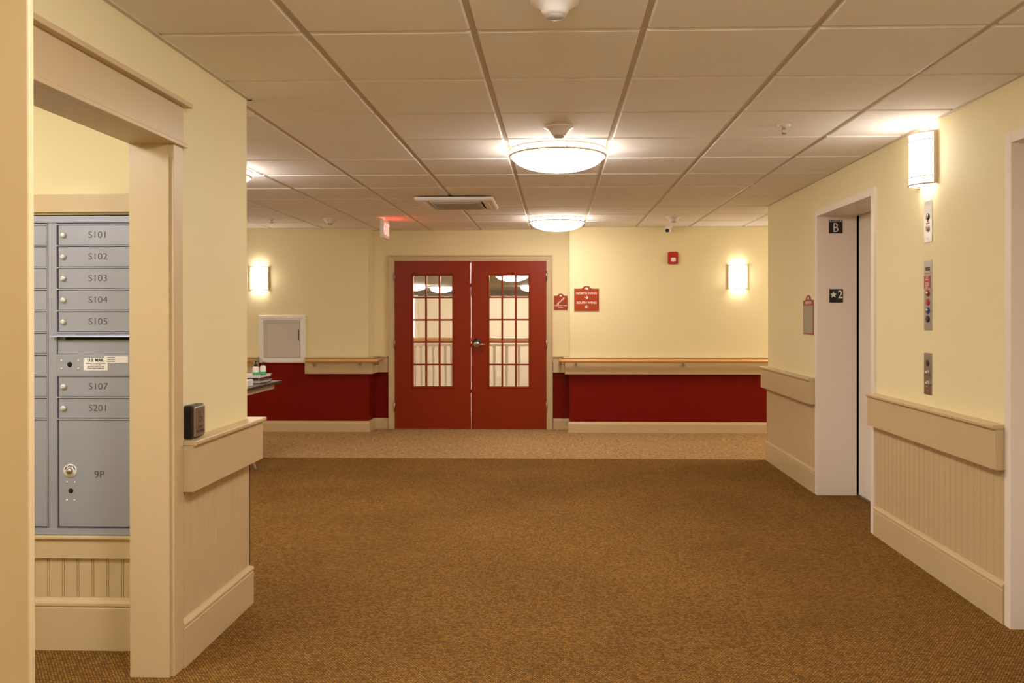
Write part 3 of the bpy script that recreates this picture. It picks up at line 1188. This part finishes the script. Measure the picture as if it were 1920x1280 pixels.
for i in range(10):
    a = math.radians(90 + 36 * i)
    rr = .027 if i % 2 == 0 else .0115
    pts.append((rr * math.cos(a), rr * math.sin(a)))
MB().prism(pts, fj(2.087, 1.514), 0, .0008).build('star', 'sign_white', t)

# ------------------------------------------------------------ steel plates on the right wall


def disc(m, y, z, r, h0, h1, seg=24, dome=False):
    """a round thing on the right wall, axis -X"""
    prof = [(0, 0), (r, 0), (r, -(h1 - h0) * (.6 if dome else 1)), (r * .75 if dome else r * .98, -(h1 - h0)), (0, -(h1 - h0))]
    m.lathe(prof, (XR - h0, y, z), axis='x', seg=seg)
    return m


PYC = 4.518


def plate(name, label, z0, z1, dz=.012):
    t = thing(name, label, 'elevator control panel', (XR, PYC, z0), None)
    MB().box(XR - .004, XR - .0002, PYC - .046, PYC + .046, z0, z1, bevel=.001).build('plate', 'steel', t)
    for z in (z0 + dz + .008, z1 - dz - .008):
        disc(MB(), PYC, z, .0035, .004, .0055, 10).build('screw', 'nickel', t)
    return t


t = plate('key_switch_plate', 'topmost steel plate on the right wall with two round key switches, under the sconce', 1.749, 1.970)
for z, mt in ((1.885, 'plastic_black'), (1.822, 'nickel')):
    o = disc(MB(), PYC, z, .0185, .004, .007).build('key_switch', mt, t)
    disc(MB(), PYC, z, .013, .007, .012, dome=True).build('key_core', 'steel' if mt != 'steel' else 'nickel', o)
text_part('lettering', 'FIRE\nSERVICE', .012, lambda u, v, h: (XR - .0042 - h, PYC - u, 1.855 + v), 'button_red', t)
t = plate('fire_service_panel', 'tall middle steel plate on the right wall with red instruction label and four buttons', 1.281, 1.652)
for z, mt in ((1.478, 'button_red'), (1.430, 'button_red'), (1.386, 'button_blue'), (1.340, 'plastic_black')):
    o = disc(MB(), PYC, z, .0185, .004, .007).build('button_ring', mt, t)
    disc(MB(), PYC, z, .012, .007, .013 if z in (1.478, 1.386) else .008, dome=True).build('button', 'steel' if z in (1.478, 1.386) else mt, o)
lb = MB().box(XR - .005, XR - .004, PYC - .030, PYC + .046 - .002, 1.505, 1.570).build('instruction_label', 'button_red', t)
for q, (s_, z) in enumerate((('FIRE', 1.562), ('SERVICE', 1.550), ('RECALL', 1.532), ('ON OFF', 1.520), ('RESET', 1.509))):
    text_part('lettering', s_, .0125, (lambda zz: (lambda u, v, h: (XR - .005 - h, PYC + .007 - u, zz + v)))(z), 'sign_white', lb)
text_part('lettering', 'FIREFIGHTERS\nOPERATION', .0095, lambda u, v, h: (XR - .0042 - h, PYC - u, 1.607 + v), 'dark_ink', t)
MB().box(XR - .0047, XR - .004, PYC - .038, PYC + .038, 1.583, 1.585).build('engraved_line', 'dark_ink', t)
t = plate('call_button_panel', 'lowest steel plate on the right wall with two elevator call buttons', .937, 1.160)
disc(MB(), PYC, 1.105, .0165, .004, .006).build('keyhole', 'plastic_black', t)
for z in (1.052, .996):
    o = disc(MB(), PYC, z, .016, .004, .008).build('button_ring', 'nickel', t)
    disc(MB(), PYC, z, .012, .008, .018, dome=True).build('button', 'steel', o)

# ------------------------------------------------------------ push plate box by the doorway
t = thing('door_push_button', 'black boxed steel accessible door push plate above the left chair rail', 'door button', (XL, 3.27, .882))
MB().box(XL, XL + .038, 3.219, 3.326, .880, 1.010, bevel=.006).build('box', 'plastic_black', t)
MB().box(XL + .034, XL + .044, 3.226, 3.320, .887, 1.003, bevel=.003).build('push_plate', 'steel', t)
fb = lambda u, v, h: (XL + .0441 + h, 3.273 + u, .945 + v)
text_part('lettering', 'PUSH\nTO OPEN', .017, lambda u, v, h: fb(u, v - .032, h), 'dark_ink', t)
m = MB()
# wheelchair symbol: head, body, wheel
m.prism([(.004 * math.cos(a), .036 + .004 * math.sin(a)) for a in [k * math.pi / 4 for k in range(8)]], fb, 0, .0006)
m.sweep([(0, .031), (0, .014), (.012, .014), (.017, .000)], [(-.002, 0), (.002, 0), (.002, .0006), (-.002, .0006)], fb)
m.sweep([(.0 + .012 * math.cos(math.radians(a)), .008 + .012 * math.sin(math.radians(a))) for a in range(120, 361, 30)], [(-.0015, 0), (.0015, 0), (.0015, .0006), (-.0015, .0006)], fb)
m.build('wheelchair_symbol', 'dark_ink', t)

# ------------------------------------------------------------ mailboxes
MF = MY - 0.012     # frame face
t = thing('mailbox_unit', 'grey metal bank of numbered mailboxes set in the mail room wall', 'mailboxes', (-2.07, MY, .469))
mx0, mx1 = MX0 + .002, MX1 - .002
cA = (-2.405, -2.080)      # left column
cB = (-2.039, -1.728)      # right column
zr = [1.735 - .0883 * i for i in range(10)]   # row lines
m = MB()
# outer frame
m.box(mx0, mx1, MF - .004, MF + .02, 1.741, 1.768)
m.box(mx0, mx1, MF - .004, MF + .02, .470, .494)
m.box(mx0, cA[0], MF - .004, MF + .02, .494, 1.741)
m.box(cB[1], mx1, MF - .004, MF + .02, .494, 1.741)
m.box(-2.0735, cB[0], MF, MF + .02, .494, 1.741)
m.box(cA[1], -2.0765, MF, MF + .02, .494, 1.741)
for z in zr:
    m.box(cA[0], cA[1], MF - .001, MF + .02, z - .0025, z + .0025)
for i, z in enumerate(zr):
    if i not in (6,):
        m.box(cB[0], cB[1], MF - .001, MF + .02, z - .0025, z + .0025)
m.box(cA[0], cB[1], MF + .02, MF + .30, .494, 1.741)
m.build('frame', 'mail_grey', t)


def lock(x, z, parent, r=.0115):
    o = MB().lathe([(0, 0), (r, 0), (r, .006), (r * .8, .011), (r * .55, .012), (0, .012)], (0, 0, 0), seg=20)
    bmesh.ops.rotate(o.bm, verts=o.bm.verts, matrix=Matrix.Rotation(math.radians(90), 3, 'X'))
    bmesh.ops.translate(o.bm, verts=o.bm.verts, vec=(x, MF + .004, z))
    o.box(x - .0012, x + .0012, MF - .0085, MF - .007, z - .004, z + .004)
    return o.build('lock', 'bright_steel', parent)


fm = lambda cx, cz, y: (lambda u, v, h: (cx + u, y - h, cz + v))
labels = {0: 'S101', 1: 'S102', 2: 'S103', 3: 'S104', 4: 'S105', 7: 'S107', 8: 'S201'}
for i in range(9):
    z1, z0 = zr[i] - .004, zr[i + 1] + .004
    MB().box(cA[0] + .003, cA[1] - .004, MF + .005, MF + .018, z0, z1, bevel=.0012).build('mailbox_door', 'mail_grey', t)
    if i in labels:
        d = MB().box(cB[0] + .006, cB[1] - .004, MF + .004, MF + .018, z0, z1, bevel=.0012).build('mailbox_door', 'mail_grey', t)
        lock(-2.012, (z0 + z1) / 2, d)
        text_part('number', labels[i], .0375, fm(-1.870, (z0 + z1) / 2, MF + .004), 'dark_ink', d, sx=1.12, bold=-.0004)
MB().box(cA[0] + .003, cA[1] - .004, MF + .005, MF + .018, .500, zr[9] - .004, bevel=.0012).build('parcel_door', 'mail_grey', t)
# outgoing mail panel and slot
z1, z0 = zr[5], zr[6]
m = MB().box(cB[0] + .002, cB[1], MF + .006, MF + .018, z0 + .001, z1 - .030)
og = m.build('outgoing_mail_panel', 'mail_grey', t)
m = MB()
m.prism([(MF + .006, z1 - .002), (MF - .022, z1 - .012), (MF - .024, z1 - .018), (MF + .006, z1 - .016)], lambda u, v, h: (h, u, v), -2.052, cB[1] + .008)
hood = m.build('slot_hood', 'mail_grey', og)
MB().box(-2.002, -1.739, MF - .002, MF + .006, z1 - .030, z1 - .019).build('mail_slot', 'black_hole', og)
text_part('lettering', 'OUTGOING MAIL', .0145, lambda u, v, h: (-1.885 + u, MF - .0145 - h + v * -.9, z1 - .0093 + v * .32 + h * .5), 'dark_ink', hood, sx=1.15)
# arrow lock panel
z1, z0 = zr[6] - .001, zr[7] + .003
lp = MB().box(cB[0] + .001, cB[1], MF - .002, MF + .018, z0, z1, bevel=.001).build('lock_panel', 'mail_grey', t)


def rivets(pts, y, parent):
    for (x, z) in pts:
        m = MB().lathe([(0, 0), (.0042, 0), (.0036, .0022), (0, .003)], (0, 0, 0), seg=12)
        bmesh.ops.rotate(m.bm, verts=m.bm.verts, matrix=Matrix.Rotation(math.radians(90), 3, 'X'))
        bmesh.ops.translate(m.bm, verts=m.bm.verts, vec=(x, y, z))
        m.build('rivet', 'frame_paint', parent)


rivets([(-2.018, 1.180), (-2.018, 1.147), (-1.947, 1.180), (-1.947, 1.147)], MF - .002, lp)


def hole(x, z, y, parent, r=.0105):
    m = MB().lathe([(0, 0), (r, 0), (r, .0006), (0, .0006)], (0, 0, 0), seg=20)
    bmesh.ops.rotate(m.bm, verts=m.bm.verts, matrix=Matrix.Rotation(math.radians(90), 3, 'X'))
    bmesh.ops.translate(m.bm, verts=m.bm.verts, vec=(x, y, z))
    m.build('keyhole', 'black_hole', parent)


hole(-1.984, 1.163, MF - .002, lp)
st = MB().box(-1.926, -1.827, MF - .0028, MF - .002, 1.140, 1.190).build('mail_sticker', 'plastic_white', lp)
text_part('lettering', 'U.S. MAIL', .0170, fm(-1.876, 1.181, MF - .0028), 'dark_ink', st, bold=.0005)
for q, s_ in enumerate(('APPROVED BY THE POSTMASTER GENERAL', 'PRIVATE CLUSTER UNIT', 'KEEP DOORS LOCKED AT ALL TIMES', 'DELIVERY OF MAIL BY CARRIER ONLY')):
    text_part('lettering', s_, .0056, fm(-1.876, 1.168 - .0068 * q, MF - .0028), 'dark_ink', st, sx=.75)
st = MB().box(-1.841, -1.742, MF - .0033, MF - .0025, 1.170, 1.198).build('paper_sticker', 'sign_white', lp)
for q in range(3):
    text_part('lettering', 'TO RENT THIS BOX', .005, fm(-1.812, 1.192 - .008 * q, MF - .0033), 'dark_ink', st, sx=.75)
# parcel locker 9P
pd = MB().box(cB[0] + .006, cB[1] - .004, MF + .004, MF + .018, .501, zr[9] - .004, bevel=.0012).build('parcel_door', 'mail_grey', t)
text_part('number', '9P', .0430, fm(-1.866, .713, MF + .004), 'dark_ink', pd, sx=1.0, bold=-.0004)
m = MB().lathe([(0, 0), (.028, 0), (.028, .0025), (0, .003)], (0, 0, 0), seg=36)
bmesh.ops.rotate(m.bm, verts=m.bm.verts, matrix=Matrix.Rotation(math.radians(90), 3, 'X'))
bmesh.ops.translate(m.bm, verts=m.bm.verts, vec=(-1.986, MF + .004, .729))
dl = m.build('lock_dial', 'sign_white', pd)
text_part('lettering', 'OPEN', .0125, fm(-1.986, .7475, MF + .001), 'dark_ink', dl)
for s_ in (-1, 1):
    m = MB()
    m.sweep([(-1.986 + s_ * .021 * math.cos(math.radians(a)), .729 + .021 * math.sin(math.radians(a))) for a in (15, 30, 45)],
            [(-.0022, 0), (.0022, 0), (.0022, .0006), (-.0022, .0006)], lambda u, v, h: (u, MF + .001 - h, v))
    m.build('dial_mark', 'dark_ink', dl)
m = MB().lathe([(0, 0), (.013, 0), (.012, .008), (.008, .012), (0, .012)], (0, 0, 0), seg=20)
bmesh.ops.rotate(m.bm, verts=m.bm.verts, matrix=Matrix.Rotation(math.radians(90), 3, 'X'))
bmesh.ops.translate(m.bm, verts=m.bm.verts, vec=(-1.986, MF + .001, .729))
m.build('lock', 'steel', dl)
rivets([(-2.000, .682), (-1.968, .682), (-2.000, .609), (-1.968, .609)], MF + .004, pd)
hole(-1.984, .647, MF + .0038, pd)

# ------------------------------------------------------------ table with supplies in the left wing
tx0, tx1, ty0, ty1, tz = -3.38, -2.625, 6.05, 7.88, .742
t = thing('folding_table', 'brown topped folding table peeking out behind the left wall corner', 'table', ((tx0 + tx1) / 2, (ty0 + ty1) / 2, 0))
MB().box(tx0, tx1, ty0, ty1, tz - .018, tz, bevel=.004).build('tabletop', 'table_top_brown', t)
m = MB()
m.sweep([(tx0, ty0), (tx0, ty1), (tx1, ty1), (tx1, ty0)], [(-.006, tz - .024), (.0, tz - .024), (.0, tz - .0015), (-.006, tz - .0015)], closed=True)
m.build('edge_band', 'table_dark_edge', t)
m = MB()
m.box(tx0 + .05, tx1 - .05, ty0 + .05, ty0 + .07, tz - .075, tz - .019)
m.box(tx0 + .05, tx1 - .05, ty1 - .07, ty1 - .05, tz - .075, tz - .019)
m.box(tx1 - .07, tx1 - .05, ty0 + .07, ty1 - .07, tz - .075, tz - .019)
m.box(tx0 + .05, tx0 + .07, ty0 + .07, ty1 - .07, tz - .075, tz - .019)
m.build('apron', 'table_edge', t)
for yy in (ty0 + .3, 7.33):
    for xx in (tx0 + .09, tx1 - .05):
        dx = .25 if xx > -3 else -.25
        MB().tube([(xx, yy, 0), (xx - dx, yy, tz - .03)], .0125, 12).build('leg', 'panel_grey', t)
    MB().tube([(tx0 + .16, yy, .20), (tx1 - .12, yy, .20)], .009, 8).build('stretcher', 'steel', t)

t = thing('document_tray', 'clear plastic two tier tray on the brown table under the sanitizer bottles', 'tray', (-2.85, 7.6, tz))
for k, z in enumerate((tz + .003, tz + .052)):
    m = MB()
    x0, x1, y0, y1 = -3.05, -2.668, 7.46, 7.72
    m.box(x0, x1, y0, y1, z, z + .004)
    for a in ((x0, x1, y0, y0 + .004), (x0, x1, y1 - .004, y1), (x0, x0 + .004, y0, y1), (x1 - .004, x1, y0, y1)):
        m.box(*a, z, z + .022)
    m.box(x0 - .004, x1 + .006, y0 - .006, y0 + .002, z + .020, z + .025)
    m.box(x0 - .004, x1 + .006, y1 - .002, y1 + .006, z + .020, z + .025)
    m.build('tray', 'plastic_white' if k else 'plastic_grey', t)
m = MB()
for xx in (-3.03, -2.86, -2.69):
    for yy in (7.47, 7.71):
        m.box(xx - .004, xx + .004, yy - .004, yy + .004, tz, tz + .053)
m.build('riser', 'steel', t)
t2 = tz + .0565


def pump_bottle(x, y, z, label, k=1.0):
    t = thing('sanitizer_bottle', label, 'bottle', (x, y, z), 'hand sanitizer bottles on the tray')
    MB().lathe([(0, 0), (.027, 0), (.029, .004), (.0295, .042), (0, .042)], (x, y, z), seg=24).build('base', 'green_plastic', t)
    MB().lathe([(.0285, .018), (.0285, .078), (.025, .090), (.013, .098), (0, .098)], (x, y, z), seg=24).build('body', 'plastic_white', t)
    m = MB().lathe([(0, .096), (.015, .096), (.015, .096 + .020 * k), (.006, .096 + .022 * k), (.006, .096 + .042 * k), (.009, .096 + .043 * k), (.009, .096 + .052 * k), (0, .096 + .053 * k)], (x, y, z), seg=16)
    m.tube([(x, y, z + .096 + .047 * k), (x + .035, y, z + .096 + .045 * k)], .004, 8)
    m.build('pump', 'plastic_black', t)
    return t


pump_bottle(-2.760, 7.58, t2, 'sanitizer bottle with black pump, the front one on the tray')
pump_bottle(-2.722, 7.66, t2 + .0002, 'shorter green based sanitizer bottle behind the black pump one', k=.6)
t = thing('tissue_box', 'white box on the brown table at the edge of the left wall', 'box', (-2.78, 7.2, tz))
MB().box(-2.87, -2.665, 7.12, 7.26, tz + .0002, tz + .058, bevel=.006).build('carton', 'plastic_white', t)
MB().lathe([(0, 0), (.03, 0), (.03, .002), (0, .002)], (-2.77, 7.19, tz + .057), seg=20).build('opening', 'plastic_grey', t)
tag(MB().box(-2.88, -2.645, 6.90, 7.08, tz + .0002, tz + .003).build('paper_sheets', 'sign_white'), 'white paper sheets lying on the brown table in front of the white box', 'paper')
